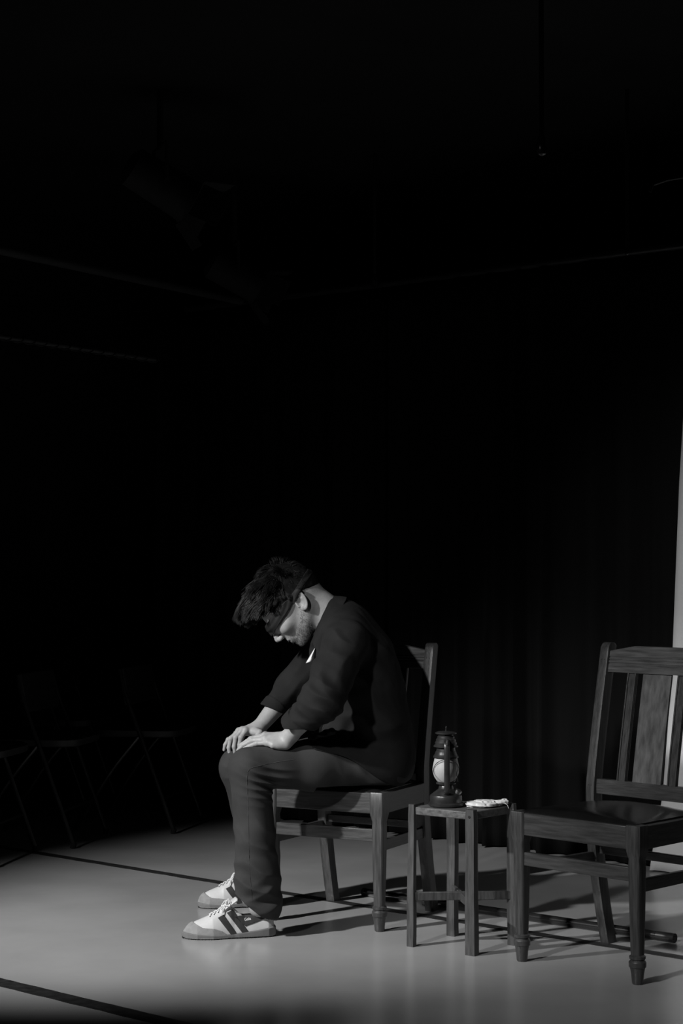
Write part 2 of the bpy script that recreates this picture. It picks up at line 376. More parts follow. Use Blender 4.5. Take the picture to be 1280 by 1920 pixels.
for sy in (-1, 1):      # the two air tubes, near and far
    bm = bmesh.new(); pts = spline([(0, sy*.030, .040), (0, sy*.050, .048), (0, sy*.0555, .066), (0, sy*.0555, .12), (0, sy*.0545, .176), (0, sy*.048, .198), (0, sy*.030, .206)], 6)
    rings = []
    for i, p in enumerate(pts):
        t = Vector(pts[min(i+1, len(pts)-1)])-Vector(pts[max(i-1, 0)]); t.normalize(); u = Vector((1, 0, 0)); v = t.cross(u)
        rings.append((p, u, v, .0088, .0052, 3))
    loft(bm, rings, 16); tb = obj('air_tube', bm, M_TIN, LN, smooth=True, angle=40)
    bm = bmesh.new(); tube(bm, spline([(0, sy*.0615, .196), (0.0, sy*.064, .201), (0, sy*.060, .2085), (0, sy*.052, .2105)], 4), .0022, 8); obj('bail_pivot', bm, M_BRASS, tb, smooth=True)
for sy in (-1, 1):      # wire guards
    bm = bmesh.new(); pts = []
    for i in range(33):
        a = 2*math.pi*i/32; x = .0400*math.cos(a); z = .112+.0365*math.sin(a); y = sy*math.sqrt(max(.0440**2-x*x, .012**2))*1.0
        pts.append((x, y, z))
    tube(bm, pts, .0011, 6); obj('wire_guard', bm, M_TIN, LN, smooth=True)
bm = bmesh.new(); tube(bm, [(.022, -.040, .146), (.029, -.038, .112), (.036, -.026, .078)], .0011, 6); obj('lift_wire', bm, M_TIN, LN, smooth=True)
bm = bmesh.new(); tube(bm, spline([(0, -.060, .203), (-.050, -.02, .150), (-.054, .02, .06), (-.05, .05, .02)], 6), .0010, 6); bm.free()
# ---- SDF toolkit (numpy)
def nrm(v): v = np.array(v, float); return v/np.linalg.norm(v)
def smin(a, b, k):
    h = np.clip(0.5+0.5*(b-a)/k, 0, 1); return b*(1-h)+a*h-k*h*(1-h)
def smax(a, b, k): return -smin(-a, -b, k)
def cap_(P, a, b, ra, rb):
    a = np.asarray(a); b = np.asarray(b); ab = b-a; t = np.clip(((P-a)@ab)/(ab@ab), 0, 1)
    return np.linalg.norm(P-a-t[:, None]*ab, axis=1)-(ra+(rb-ra)*t)
def ecap(P, a, b, ra, rb, L):
    """elliptic capsule; L lateral axis, ra/rb = (lateral, other)"""
    a = np.asarray(a); b = np.asarray(b); L = nrm(L); ab = b-a; t = np.clip(((P-a)@ab)/(ab@ab), 0, 1)
    q = P-a-t[:, None]*ab; u = q@L; v = np.linalg.norm(q-u[:, None]*L, axis=1)
    r1 = ra[0]+(rb[0]-ra[0])*t; r2 = ra[1]+(rb[1]-ra[1])*t
    k0 = np.sqrt((u/r1)**2+(v/r2)**2); k1 = np.sqrt((u/r1**2)**2+(v/r2**2)**2)+1e-9
    return k0*(k0-1)/k1
def ell(P, c, r, R=None):
    q = P-np.asarray(c)
    if R is not None: q = q@np.asarray(R).T
    r = np.asarray(r, float); k0 = np.linalg.norm(q/r, axis=1); k1 = np.linalg.norm(q/r**2, axis=1)+1e-9
    return k0*(k0-1)/k1
def chain(P, pts, k=0.02):
    d = None
    for (a, ra), (b, rb) in zip(pts[:-1], pts[1:]):
        e = cap_(P, a, b, ra, rb); d = e if d is None else smin(d, e, k)
    return d
def mesh_sdf(name, f, lo, hi, h, m, parent=None, B=4):
    lo = np.array(lo, float); nb = np.ceil((np.array(hi)-lo)/(h*B)).astype(int); n = nb*B
    def ev(Q):
        out = np.empty(len(Q), np.float32)
        for i in range(0, len(Q), 120000): out[i:i+120000] = f(Q[i:i+120000])
        return out
    g = np.stack(np.meshgrid(*[np.arange(k) for k in nb], indexing='ij'), -1).reshape(-1, 3)
    dc = ev(lo+(g*B+(B-1)/2)*h)
    D = np.repeat(np.repeat(np.repeat(np.where(dc < 0, -1, 1).astype(np.float32).reshape(nb), B, 0), B, 1), B, 2)
    act = g[np.abs(dc) < h*B*1.7]
    o3 = np.stack(np.meshgrid(*[np.arange(B)]*3, indexing='ij'), -1).reshape(-1, 3)
    ia = (act[:, None, :]*B+o3[None]).reshape(-1, 3)
    D[ia[:, 0], ia[:, 1], ia[:, 2]] = ev(lo+ia*h)
    S = D < 0
    cs = np.zeros(n-1, np.uint8)
    for c in o3c: cs += S[c[0]:n[0]-1+c[0], c[1]:n[1]-1+c[1], c[2]:n[2]-1+c[2]]
    cells = np.argwhere((cs > 0) & (cs < 8)); acc = np.zeros((len(cells), 3)); cnt = np.zeros(len(cells))
    for c in o3c:
        for ax in range(3):
            if c[ax]: continue
            c2 = c.copy(); c2[ax] = 1
            p = cells+c; q = cells+c2
            a = D[p[:, 0], p[:, 1], p[:, 2]].astype(float); b = D[q[:, 0], q[:, 1], q[:, 2]].astype(float)
            mk = (a < 0) != (b < 0); t = np.where(mk, a/np.where(mk, a-b, 1), 0)
            e = np.tile(c.astype(float), (len(cells), 1)); e[:, ax] += t
            acc += e*mk[:, None]; cnt += mk
    V = lo+(cells+acc/cnt[:, None])*h
    idx = -np.ones(n-1, np.int32); idx[cells[:, 0], cells[:, 1], cells[:, 2]] = np.arange(len(cells))
    quads = []
    for ax in range(3):
        u, v = (ax+1) % 3, (ax+2) % 3
        sl = [slice(1, -1)]*3; sl[ax] = slice(0, -1); sl2 = list(sl); sl2[ax] = slice(1, None)
        A = S[tuple(sl)]; Bm = S[tuple(sl2)]
        ed = np.argwhere(A != Bm)
        off = np.array([1, 1, 1]); off[ax] = 0; ed = ed+off
        s = S[ed[:, 0], ed[:, 1], ed[:, 2]]
        du = np.zeros(3, int); du[u] = 1; dv = np.zeros(3, int); dv[v] = 1
        q = [ed-du-dv, ed-dv, ed, ed-du]
        I = np.stack([idx[x[:, 0], x[:, 1], x[:, 2]] for x in q], 1)
        I = np.where(s[:, None], I, I[:, ::-1]); quads.append(I)
    Q = np.concatenate(quads); Q = Q[(Q >= 0).all(1)]
    me = bpy.data.meshes.new(name); me.vertices.add(len(V)); me.vertices.foreach_set('co', V.astype(np.float32).ravel())
    me.loops.add(len(Q)*4); me.loops.foreach_set('vertex_index', Q.astype(np.int32).ravel())
    me.polygons.add(len(Q)); me.polygons.foreach_set('loop_start', np.arange(0, len(Q)*4, 4, dtype=np.int32))
    me.update(calc_edges=True); me.validate()
    return link_mesh(name, me, m, parent, True)
o3c = np.stack(np.meshgrid(*[np.arange(2)]*3, indexing='ij'), -1).reshape(-1, 3)
def hit(f, x, z, y0=5.5, y1=6.8):
    """first surface point met going away from the camera side along +Y"""
    y = y0
    for _ in range(200):
        d = float(f(np.array([[x, y, z]]))[0])
        if d < 2e-4: return np.array([x, y, z])
        y += max(d*0.6, 2e-4)
        if y > y1: return None
    return np.array([x, y, z])
def wav(P, k, ph): return np.sin(P@np.array(k, float)+ph)
def crumple(P, s, sd=0.0):
    q = P*s; a = np.sin(q[:, 0]*1.3+1.7*np.sin(q[:, 2]*0.9+sd)+sd); b = np.sin(q[:, 2]*1.1+1.9*np.sin(q[:, 1]*1.2-sd)+2*sd); c = np.sin(q[:, 1]*1.5+1.5*np.sin(q[:, 0]+q[:, 2]*.7)+3*sd)
    return (a*b+b*c+c*a)/2

# ------------------------------------------------------------------ cloth bundle on stool
BC = W(910, 1512, 5.83); BC[2] = .433
def f_cloth(P):
    q = P-BC
    d = ell(q, (-.012, 0, .008), (.050, .042, .012)); d = smin(d, ell(q, (.010, .012, .011), (.036, .03, .007)), .004)
    d = smin(d, cap_(q, (.038, .004, .010), (.066, .012, .017), .010, .004), .006)
    d = smin(d, ell(q, (.056, .008, .014), (.018, .014, .007)), .005)
    d = smin(d, cap_(q, (-.055, -.004, .004), (-.062, -.002, .010), .005, .002), .004)
    d = d+.0016*crumple(q, 160, .7)+.0012*np.sin(q[:, 2]*900+q[:, 0]*40)
    return np.maximum(d, -q[:, 2]+.0006)
o = mesh_sdf('folded_cloth', f_cloth, BC+np.array((-.085, -.06, -.006)), BC+np.array((.095, .065, .035)), .0011, M_WHITECLOTH)
tag(o, 'small crumpled white cloth with a loose thread on the wooden stool beside the lantern', 'cloth')
bm = bmesh.new(); tube(bm, [tuple(BC+np.array(p)) for p in spline([(.060, -.004, .010), (.067, -.010, .006), (.0705, -.013, -.004)], 5)], .0007, 5); obj('loose_thread', bm, M_LACE, o)

# ------------------------------------------------------------------ metal pole on the floor
pa = np.array([W(682, 1680, 6.70)[0], 6.70, .0145]); pb = np.array([1.045, 5.885, .0145]); dv = pb-pa
bm = bmesh.new(); tube(bm, [pa, pa+dv*.30], .0135, 20); PO = obj('floor_pole', bm, M_STEEL, None, smooth=True, angle=40)
tag(PO, 'long glossy metal and black pole lying on the floor behind the chair legs', 'pole')
bm = bmesh.new(); tube(bm, [pa+dv*.30, pb], .0143, 20); obj('black_section', bm, M_POLE, PO, smooth=True, angle=40)
bm = bmesh.new(); tube(bm, [pa-dv*.002, pa+dv*.006], .0143, 20); obj('end_plug', bm, M_TREAD, PO, smooth=True, angle=40)
bm = bmesh.new(); tube(bm, [pb-dv*.05, pb-dv*.0], .0152, 20); obj('end_cap', bm, M_BLKMETAL, PO, smooth=True, angle=40)

# ------------------------------------------------------------------ the seated man
MAN = empty('person', (0.0, 6.25, 0)); MINV = np.array([0.0, 6.25, 0.0])
tag(MAN, 'blindfolded man in dark shirt, jeans and white trainers sitting hunched, hands on knees', 'person')
def child(o, parent=MAN):
    o.parent = parent; o.matrix_parent_inverse = Matrix.Translation(-Vector(MINV)); return o
def V3(*a): return np.array(a, float)
hipN, hipF = W(716, 1433, 6.16), W(716, 1432, 6.35)
kneN, kneF = W(470, 1437, 6.00), W(450, 1436, 6.45)
ankN, ankF = W(484, 1702, 5.985), W(487, 1652, 6.50)
shN, shF = W(647, 1204, 6.065), W(622, 1200, 6.43)
elN, elF = W(604, 1312, 5.92), W(548, 1288, 6.50)
cuN, cuF = W(553, 1364, 5.98), W(506, 1336, 6.455)
wrN, wrF = W(539, 1385, 6.01), W(484, 1366, 6.42)
Yc = 6.25
pel, wai, mid_, che, upc = W(712, 1425, Yc), W(700, 1355, Yc), W(688, 1292, Yc), W(668, 1236, Yc), W(645, 1190, Yc)
neckB = W(628, 1162, Yc)
NC = W(607, 1157, Yc); NA = nrm((.90, 0, -.43)); NUP = nrm((.43, 0, .90))     # collar ring: centre, axis, up
# head frame
EAR = W(562, 1133, 6.17); HO = V3(EAR[0]*6.25/6.17*0+ (562-640)/FPX*6.19, Yc, EAR[2])
HF, HU = nrm((-.53, 0, -.85)), nrm((-.85, 0, .53)); HL = V3(0, -1, 0)
HR = np.stack([HF, HL, HU])
def hl(f, l, u): return HO+HF*f+HL*l+HU*u
def head(P):
    q = (P-HO)@HR.T; a = np.abs(q[:, 1]); s = np.stack([q[:, 0], a, q[:, 2]], 1)
    d = ell(q, (.006, 0, .062), (.104, .077, .090))
    d = smin(d, ell(q, (.048, 0, .0), (.073, .063, .088)), .03)
    d = smin(d, ell(q, (-.03, 0, .03), (.072, .068, .075)), .03)
    d = smin(d, cap_(s, (.0, .050, -.030), (.088, .020, -.066), .020, .018), .022)           # jaw
    d = smin(d, ell(s, (.080, .042, .0), (.030, .026, .022)), .02)                            # cheek bone
    d = smin(d, cap_(s, (.112, .034, .047), (.121, .008, .044), .009, .008), .014)            # brow
    d = smax(d, -ell(s, (.132, .031, .028), (.020, .018, .013)), .012)                        # eye socket
    d = smin(d, ell(s, (.103, .031, .028), (.013, .014, .011)), .003)                         # eye ball / lid
    d = smin(d, cap_(q, (.117, 0, .038), (.141, 0, .001), .0070, .0100), .012)                # nose
    d = smin(d, ell(s, (.131, .0125, -.006), (.012, .0075, .008)), .005)
    d = smax(d, -ell(s, (.1345, .0070, -.0135), (.007, .0035, .0035)), .003)                  # nostril
    d = smin(d, ell(q, (.108, 0, -.034), (.016, .030, .020)), .015)
    d = smin(d, ell(q, (.119, 0, -.030), (.0075, .022, .0055)), .006)                         # upper lip
    d = smin(d, ell(q, (.117, 0, -.043), (.0075, .019, .0060)), .006)                         # lower lip
    d = smax(d, -ell(q, (.1275, 0, -.0365), (.008, .026, .0016)), .0025)
    d = smin(d, ell(q, (.100, 0, -.069), (.018, .022, .015)), .014)                           # chin
    # ear
    ea, ez = nrm((.50, 0, -.86)), nrm((-.86, 0, -.50))
    e = s-V3(-.012, .078, .004); eu = e@ea; ev_ = e@ez*-1; ew = e[:, 1]-0.25*ev_*-1
    base = np.stack([eu, ev_, ew], 1)
    rimr = np.sqrt((eu/.030)**2+((ev_)/.0175)**2)
    disc = ell(base, (0, 0, .001), (.031, .0185, .0075))
    rim = np.sqrt(((rimr-1)*.019)**2+(ew-.006)**2)-.0038
    rim = np.where((eu > .018) & (ev_ > 0.0), rim+.003, rim)
    disc = smin(disc, rim, .004)
    disc = smax(disc, -ell(base, (.004, .003, .012), (.0155, .0110, .0125)), .0025)
    disc = smax(disc, -ell(base, (-.015, -.001, .010), (.009, .0085, .0065)), .002)
    disc = smin(disc, np.sqrt(((np.sqrt((eu/.021)**2+((ev_)/.0115)**2)-1)*.013)**2+(ew-.0035)**2)-.0022+np.where(ev_ > .002, .003, 0), .002)
    disc = smin(disc, ell(base, (.027, .005, .003), (.008, .008, .0045)), .004)
    d = smin(d, disc, .004)
    return d
neckT = hl(-.028, 0, -.012)
def neck(P):
    d = cap_(P, neckT, neckB+V3(.015, 0, -.01), .058, .063)
    st = np.stack([P[:, 0], Yc-np.abs(P[:, 1]-Yc), P[:, 2]], 1)
    d = smin(d, cap_(st, hl(-.015, 0, -.0)+V3(0, -.052, 0), neckB+V3(-.055, -.025, -.015), .013, .012), .02)
    return d
def hand_sdf(P, wr, palm, nU, fingers, thumb, wrad=(.030, .020)):
    """wr wrist, palm centre, nU back-of-hand normal; fingers: lists of joints"""
    d = None
    mc = [f[0] for f in fingers]
    for i, m_ in enumerate(mc):
        r = .0125 if i in (0, 3) else .0130
        e = cap_(P, wr*.85+palm*.15, m_, .017, r-.001); d = e if d is None else smin(d, e, .014)
    ax = nrm(palm-wr); L = nrm(np.cross(ax, nU))
    d = smin(d, ecap(P, wr, wr*.3+palm*.7, (.027, .019), (.034, .0135), L), .014)
    for i, fg in enumerate(fingers):
        rs = [.0100, .0090, .0078, .0062] if i < 3 else [.0088, .0078, .0068, .0056]
        e = None
        for j in range(3):
            g = cap_(P, fg[j], fg[j+1], rs[j], rs[j+1]); e = g if e is None else smin(e, g, .003)
        e = smin(e, np.linalg.norm(P-fg[1], axis=1)-rs[1]*1.08, .003)
        k = np.linalg.norm(P-(fg[0]+nU*.002), axis=1)-.0108; e = smin(e, k, .005)
        d = np.where(True, smin(d, e, .0045), d)
    tb = thumb; e = cap_(P, tb[0], tb[1], .0150, .0115); e = smin(e, cap_(P, tb[1], tb[2], .0108, .0096), .004); e = smin(e, cap_(P, tb[2], tb[3], .0096, .0075), .004)
    return smin(d, e, .010)
# near hand (lies on the near thigh, seen from the little-finger side)
fN = [[W(497, 1379, 6.055), W(474, 1385, 6.085), W(458, 1397, 6.100), W(450, 1408, 6.105)],
      [W(496, 1381, 6.035), W(470, 1386, 6.060), W(453, 1397, 6.070), W(446, 1407, 6.072)],
      [W(497, 1386, 6.015), W(473, 1389, 6.035), W(457, 1397, 6.045), W(449, 1404, 6.048)],
      [W(502, 1393, 5.997), W(481, 1394, 6.010), W(467, 1399, 6.018), W(457, 1404, 6.022)]]
tN = [W(520, 1388, 6.05), W(506, 1392, 6.09), W(495, 1397, 6.11), W(484, 1402, 6.12)]
palN = W(516, 1390, 6.015); nUN = nrm((-.15, -.55, .85))
# far hand (fingers draped over the far knee)
fF = [[W(460, 1370, 6.385), W(452, 1383, 6.372), W(449, 1397, 6.374), W(449, 1409, 6.380)],
      [W(454, 1369, 6.405), W(442, 1383, 6.395), W(439, 1400, 6.395), W(441, 1413, 6.398)],
      [W(448, 1371, 6.428), W(433, 1385, 6.420), W(429, 1402, 6.420), W(431, 1417, 6.420)],
      [W(444, 1376, 6.450), W(428, 1387, 6.446), W(422, 1397, 6.446), W(420, 1406, 6.446)]]
tF = [W(479, 1372, 6.385), W(487, 1374, 6.355), W(480, 1384, 6.342), W(470, 1393, 6.335)]
palF = W(466, 1371, 6.415); nUF = nrm((-.2, -.1, .95))
def hands(P):
    a = hand_sdf(P, wrN, palN, nUN, fN, tN); b = hand_sdf(P, wrF, palF, nUF, fF, tF)
    a = smin(a, cap_(P, W(535, 1396, 5.995), W(512, 1397, 5.985), .017, .011), .014); return np.minimum(a, b)
def forearms(P):
    LN_ = nrm(np.cross(wrN-elN, V3(0, -.3, 1))); d = ecap(P, elN, elN*.1+wrN*.9, (.042, .040), (.0300, .024), LN_); d = smin(d, cap_(P, elN*.1+wrN*.9, wrN, .025, .021), .012)
    e = cap_(P, elF, wrF, .040, .0245); return np.minimum(d, e)
def body(P):
    d = smin(head(P), neck(P), .022)
    t = ecap(P, pel, wai, (.14, .09), (.13, .085), HL); t = smin(t, ecap(P, wai, che, (.13, .085), (.145, .095), HL), .04); t = smin(t, ecap(P, che, upc, (.145, .095), (.14, .075), HL), .04)
    t = smin(t, cap_(P, upc, shN, .06, .045), .03); t = smin(t, cap_(P, upc, shF, .06, .045), .03)
    t = smin(t, cap_(P, shN, elN, .045, .038), .02); t = smin(t, cap_(P, shF, elF, .045, .038), .02)
    t = smin(t, forearms(P), .012); t = smin(t, hands(P), .012)
    for h_, k_, a_ in ((hipN, kneN, ankN), (hipF, kneF, ankF)):
        t = smin(t, cap_(P, h_, k_, .062, .046), .02); t = smin(t, cap_(P, k_, a_, .044, .030), .015)
    return smin(d, t, .02)
allp = np.stack([hipN, kneN, ankN, ankF, kneF, shN, shF, elN, hl(.15, 0, 0), hl(0, 0, .16)])
o = mesh_sdf('body', body, (-.46, 5.84, .03), (.32, 6.60, 1.24),   .0023, M_SKIN); child(o)

# jeans
def foldw(P, c, ax, amp, freq, sig, ph=0.0):
    q = P-c; t = q@nrm(ax); g = np.exp(-(np.sum(q*q, 1))/sig**2); w_ = 0.9*np.sin(q@V3(17, 11, 14)+ph)+.5*np.sin(q@V3(-29, 23, 31)+2*ph)
    a = t*freq+w_*1.7+ph; return amp*g*(1.5*np.sqrt(np.sin(a/2)**2+.03)-1.0)*1.3
def jeans(P):
    d = ecap(P, pel+V3(.005, 0, -.008), wai+V3(0, 0, -.045), (.175, .112), (.165, .105), HL)
    kN2, kF2 = kneN+V3(-.006, 0, -.004), kneF+V3(-.004, 0, -.004)
    hN, hF_ = hipN+V3(-.01, 0.005, 0), hipF+V3(-.01, 0, 0)
    midN = hN*.5+kN2*.5+V3(0, 0, .004)
    n = smin(cap_(P, hN, midN, .092, .082), cap_(P, midN, kN2, .082, .0655), .03)
    hemN = ankN+V3(-.003, 0, -.006)
    n = smin(n, cap_(P, kN2+V3(.004, 0, -.01), hemN+V3(.0, 0, .10), .064, .0665), .022)
    n = smin(n, ecap(P, hemN+V3(0, 0, .11), hemN+V3(0.004, 0, .020), (.062, .067), (.060, .078), (0, 1, 0)), .03)
    n2 = smin(cap_(P, hF_, kF2, .09, .063), cap_(P, kF2, ankF+V3(0, 0, .10), .062, .062), .03)
    n2 = smin(n2, ecap(P, ankF+V3(0, 0, .11), ankF+V3(0, 0, .02), (.06, .062), (.060, .072), (0, 1, 0)), .03)
    d = smin(d, np.minimum(n, n2), .035)
    kb = W(500, 1466, 5.96)
    d = d+foldw(P, kb, (.25, 0, 1), .0085, 210, .060, .4)+foldw(P, W(505, 1478, 6.46), (.3, 0, 1), .004, 180, .05)
    d = d+foldw(P, W(478, 1655, 5.93), (.35, .3, 1), .0090, 95, .085, 1.0)+foldw(P, W(500, 1690, 5.95), (-.4, 0, 1), .009, 130, .05, 2.2)
    d = d+foldw(P, W(495, 1590, 5.95), (.5, 0, 1), .0050, 70, .10, .2)+foldw(P, W(690, 1440, 6.08), (.8, 0, .6), .004, 80, .10, .8)
    d = d+foldw(P, W(440, 1440, 6.40), (.2, 0, 1), .003, 120, .05)
    d = d+.0016*crumple(P, 26, 1.3)
    # hems: cut off, open underneath; keep clear of the seat
    zc = .066+.10*(P[:, 0]-ankN[0])*-1.0*0+np.where(P[:, 1] < 6.25, .070*np.clip((ankN[0]+.02-P[:, 0])/.09, 0, 1)-.012*np.clip((P[:, 0]-ankN[0])/.07, 0, 1), .010)
    lower = (P[:, 2] < .40)
    d = np.where(lower, np.maximum(d, (zc-P[:, 2])), d)
    ia = cap_(P, ankN+V3(0, 0, -.05), ankN+V3(0, 0, .05), .054, .042); ib = cap_(P, ankF+V3(0, 0, -.05), ankF+V3(0, 0, .05), .054, .042)
    d = np.where(lower, np.maximum(d, -np.minimum(ia, ib)), d)
    # flattened on the seat
    sx = (P[:, 0] > -.02)
    seat = .4665-P[:, 2]
    w_ = np.clip((P[:, 0]+.16)/.08, 0, 1)
    d = np.where(P[:, 2] > .40, smax(d, seat*w_-(1-w_)*.2, .012), d)
    return d
o = mesh_sdf('jeans', jeans, (-.50, 5.84, .03), (.36, 6.66, .74), .0026, M_JEANS); child(o); JE = o
def seam_on(f, pxs, r, name, m, parent, Yg, k=6, lift=.0):
    pts = []
    for (x, y) in spline([(a, b, 0) for a, b in pxs], k) if False else [tuple(p[:2]) for p in spline([(a, b, 0) for a, b in pxs], k)]:
        g = W(x, y, Yg)
        for _ in range(3):
            h_ = hit(f, g[0], g[2])
            if h_ is None: break
            g = W(x, y, h_[1])
        if h_ is not None: pts.append(h_+V3(0, -lift, 0))
    if len(pts) < 3: return None
    bm = bmesh.new(); tube(bm, [tuple(p) for p in pts], r, 6); ob = obj(name, bm, m, None, smooth=True); return child(ob, parent)
def subchild(ob, parent):
    ob.parent = parent; ob.matrix_parent_inverse = Matrix.Translation(-Vector(MINV)); return ob
s1 = seam_on(jeans, [(464, 1450), (463, 1462), (464, 1500), (466, 1560), (467, 1620), (470, 1662), (473, 1690)], .0009, 'side_seam', M_SEAM, JE, 5.93)
s2 = seam_on(jeans, [(464, 1447), (472, 1440), (495, 1434), (525, 1428), (552, 1424)], .0009, 'thigh_seam', M_SEAM, JE, 5.93)
for s in (s1, s2):
    if s: s.matrix_parent_inverse = Matrix.Identity(4); s.location = -Vector((0, 0, 0))
# shirt
def sleeve(P):
    up = nrm(elN-shN)
    d = smin(cap_(P, shN+V3(.004, .0, .0), elN, .071, .066), cap_(P, elN, cuN, .064, .047), .03)
    e = smin(cap_(P, shF, elF, .068, .054), cap_(P, elF, cuF, .054, .040), .03)
    return d, e
def shirt(P):
    d = ecap(P, pel+V3(.002, 0, .015), wai, (.185, .118), (.175, .112), HL)
    d = smin(d, ecap(P, wai, mid_, (.175, .112), (.180, .115), HL), .05)
    d = smin(d, ecap(P, mid_, che, (.180, .115), (.178, .120), HL), .05)
    d = smin(d, ecap(P, che, upc, (.178, .120), (.160, .098), HL), .05)
    d = smin(d, cap_(P, upc, shN+V3(0, 0.01, 0), .090, .070), .04); d = smin(d, cap_(P, upc, shF+V3(0, -.01, 0), .088, .070), .04)
    d = smin(d, cap_(P, NC+NA*.012, NC+NA*.06, .072, .082), .03)
    d = smin(d, ell(P, W(606, 1226, Yc), (.045, .10, .075)), .03)
    d = smin(d, ecap(P, W(655, 1325, 6.22), W(628, 1384, 6.20), (.12, .058), (.12, .050), HL), .03)
    a, b = sleeve(P)
    d = smin(d, a, .022); d = smin(d, b, .022)
    # folds
    arm = nrm(elN-shN)
    d = d+foldw(P, elN+V3(.02, -.03, -.0), (.5, .2, 1.0), .0075, 120, .075, .4)+foldw(P, (elN+cuN)/2, nrm(cuN-elN), .006, 150, .06, 1.9)
    d = d+foldw(P, W(600, 1235, 5.97), (1, 0, -.75), .0060, 75, .09, .3)+foldw(P, W(650, 1185, 5.99), (.6, 0, 1), .0055, 85, .09, 1.1)
    d = d+foldw(P, W(625, 1270, 5.96), (.9, 0, .5), .006, 95, .09, 2.4)+foldw(P, W(565, 1345, 5.95), (.2, 0, 1), .005, 140, .05, .9)+foldw(P, W(720, 1210, 6.12), (.7, 0, .7), .004, 70, .1, .2)
    d = d+foldw(P, elF, (1, 0, -1.2), .005, 130, .08, .3)+foldw(P, (shF+elF)/2, (1, 0, -1.0), .004, 90, .08, 2.0)
    d = d+foldw(P, W(690, 1390, 6.07), (.3, 0, 1), .007, 70, .12, .8)+foldw(P, W(715, 1280, 6.08), (.8, 0, .5), .0055, 60, .12, 2.0)
    d = d+.0024*crumple(P, 22, .4)+.0010*crumple(P, 55, 1.4)
    # rolled cuffs: thicker bands
    for el_, cu_, r0 in ((elN, cuN, .052), (elF, cuF, .0435)):
        ax = nrm(cu_-el_); t = (P-cu_)@ax
        band = np.maximum(cap_(P, cu_-ax*.045, cu_+ax*.03, r0+.004, r0+.001), np.maximum(t-.006, -t-.036)); d = smin(d, band, .004)
        near = np.linalg.norm(P-cu_, axis=1) < .082
        cut = np.maximum(cap_(P, cu_-ax*.030, cu_+ax*.12, r0-.014, r0-.003), -1.0)
        d = np.where(near, np.maximum(d, -np.maximum(cut, -(t+.022))), d); d = np.where(near & (t > 0) , np.maximum(d, np.minimum(t-.006, .3)), d)
    # open neck and front opening
    d = smax(d, -(neck(P)-.004), .006)
    tn = (P-NC)@NA; d = np.where(np.linalg.norm(P-NC, axis=1) < .13, smax(d, -tn-.004, .004), d)
    vd = ell(P, W(576, 1222, 6.19), (.026, .05, .034)); d = smax(d, -vd, .005)
    hN = hipN+V3(-.01, 0.005, 0); mN = hN*.45+kneN*.55+V3(0, 0, .004)
    d = smin(d, cap_(P, hN, mN, .102, .090), .025); d = smin(d, cap_(P, hipF, hipF*.45+kneF*.55, .100, .085), .025)
    # hem in front of the lap and behind
    hem = (.602-.50*(P[:, 0]+.085)+.012*np.sin(P[:, 0]*25+1)-P[:, 2])*.89
    d = smax(d, hem, .004); d = smax(d, .4575-P[:, 2], .004)
    d = smax(d, W(585, 1380, 6.1)[0]-P[:, 0]-1.0*np.clip((P[:, 2]-.66)/.02, 0, 1), .01)
    d = smax(d, -(forearms(P)-.0015), .002)
    return d
o = mesh_sdf('shirt', shirt, (-.36, 5.80, .44), (.36, 6.68, 1.20), .0028, M_SHIRT); child(o); SH_ = o
# shirt tail lying over the lap
def tail(P):
    d = ecap(P, W(580, 1384, 6.04), W(622, 1372, 6.06), (.030, .006), (.040, .012), HL)
    return d+.003*crumple(P, 60, .3)+foldw(P, W(600, 1378, 6.02), (.4, 0, 1), .003, 260, .06)
o = mesh_sdf('shirt_tail', tail, W(560, 1420, 6.0)+V3(-.02, -.1, -.02), W(720, 1350, 6.1)+V3(.02, .1, .02), .003, M_SHIRT); child(o)
# collar
def collar(P):
    q = P-NC; t = q@NA; rad = q-t[:, None]*NA; lat = rad[:, 1]; up = rad@NUP
    k = np.sqrt((lat/.92)**2+up**2)
    R0 = .0685+.22*np.clip(t, -.02, .06)
    stand = np.maximum(np.abs(k-R0)-.0026, np.maximum(-t-.006, t-.045))
    pt = .018+.030*np.clip(-up/.07, 0, 1)+.012*np.clip(up/.07, 0, 1)
    R1 = R0+.007+.16*np.clip(t+.006, 0, 1)
    fall = np.maximum(np.abs(k-R1)-.0024, np.maximum(-t-.0075, t-pt-.012))
    d = smin(stand, fall, .004)
    return np.maximum(d, .014-np.abs(lat)-np.where(up > 0, .1, 0))+.0010*crumple(P, 70, .2)
o = mesh_sdf('collar', collar, NC-V3(.14, .14, .14), NC+V3(.14, .14, .14), .0018, M_SHIRT); child(o)
# white undershirt seen in the open front
bm = bmesh.new(); rows = []
for k in range(9):
    t = k/8; xa, xb = 573+16*t, 587+4*t; y = 1241-25*t
    rows.append([bm.verts.new(tuple(W(xa+(xb-xa)*u, y+(2-4*u)*(1-t), 6.165-.012*math.sin(u*3.14)))) for u in (0, .25, .5, .75, 1)])
for a_, b_ in zip(rows[:-1], rows[1:]):
    for i in range(4): bm.faces.new((a_[i], a_[i+1], b_[i+1], b_[i]))
o = obj('undershirt', bm, M_TEE, None, smooth=True, angle=80); so = o.modifiers.new('cloth', 'SOLIDIFY'); so.thickness = .002; child(o)

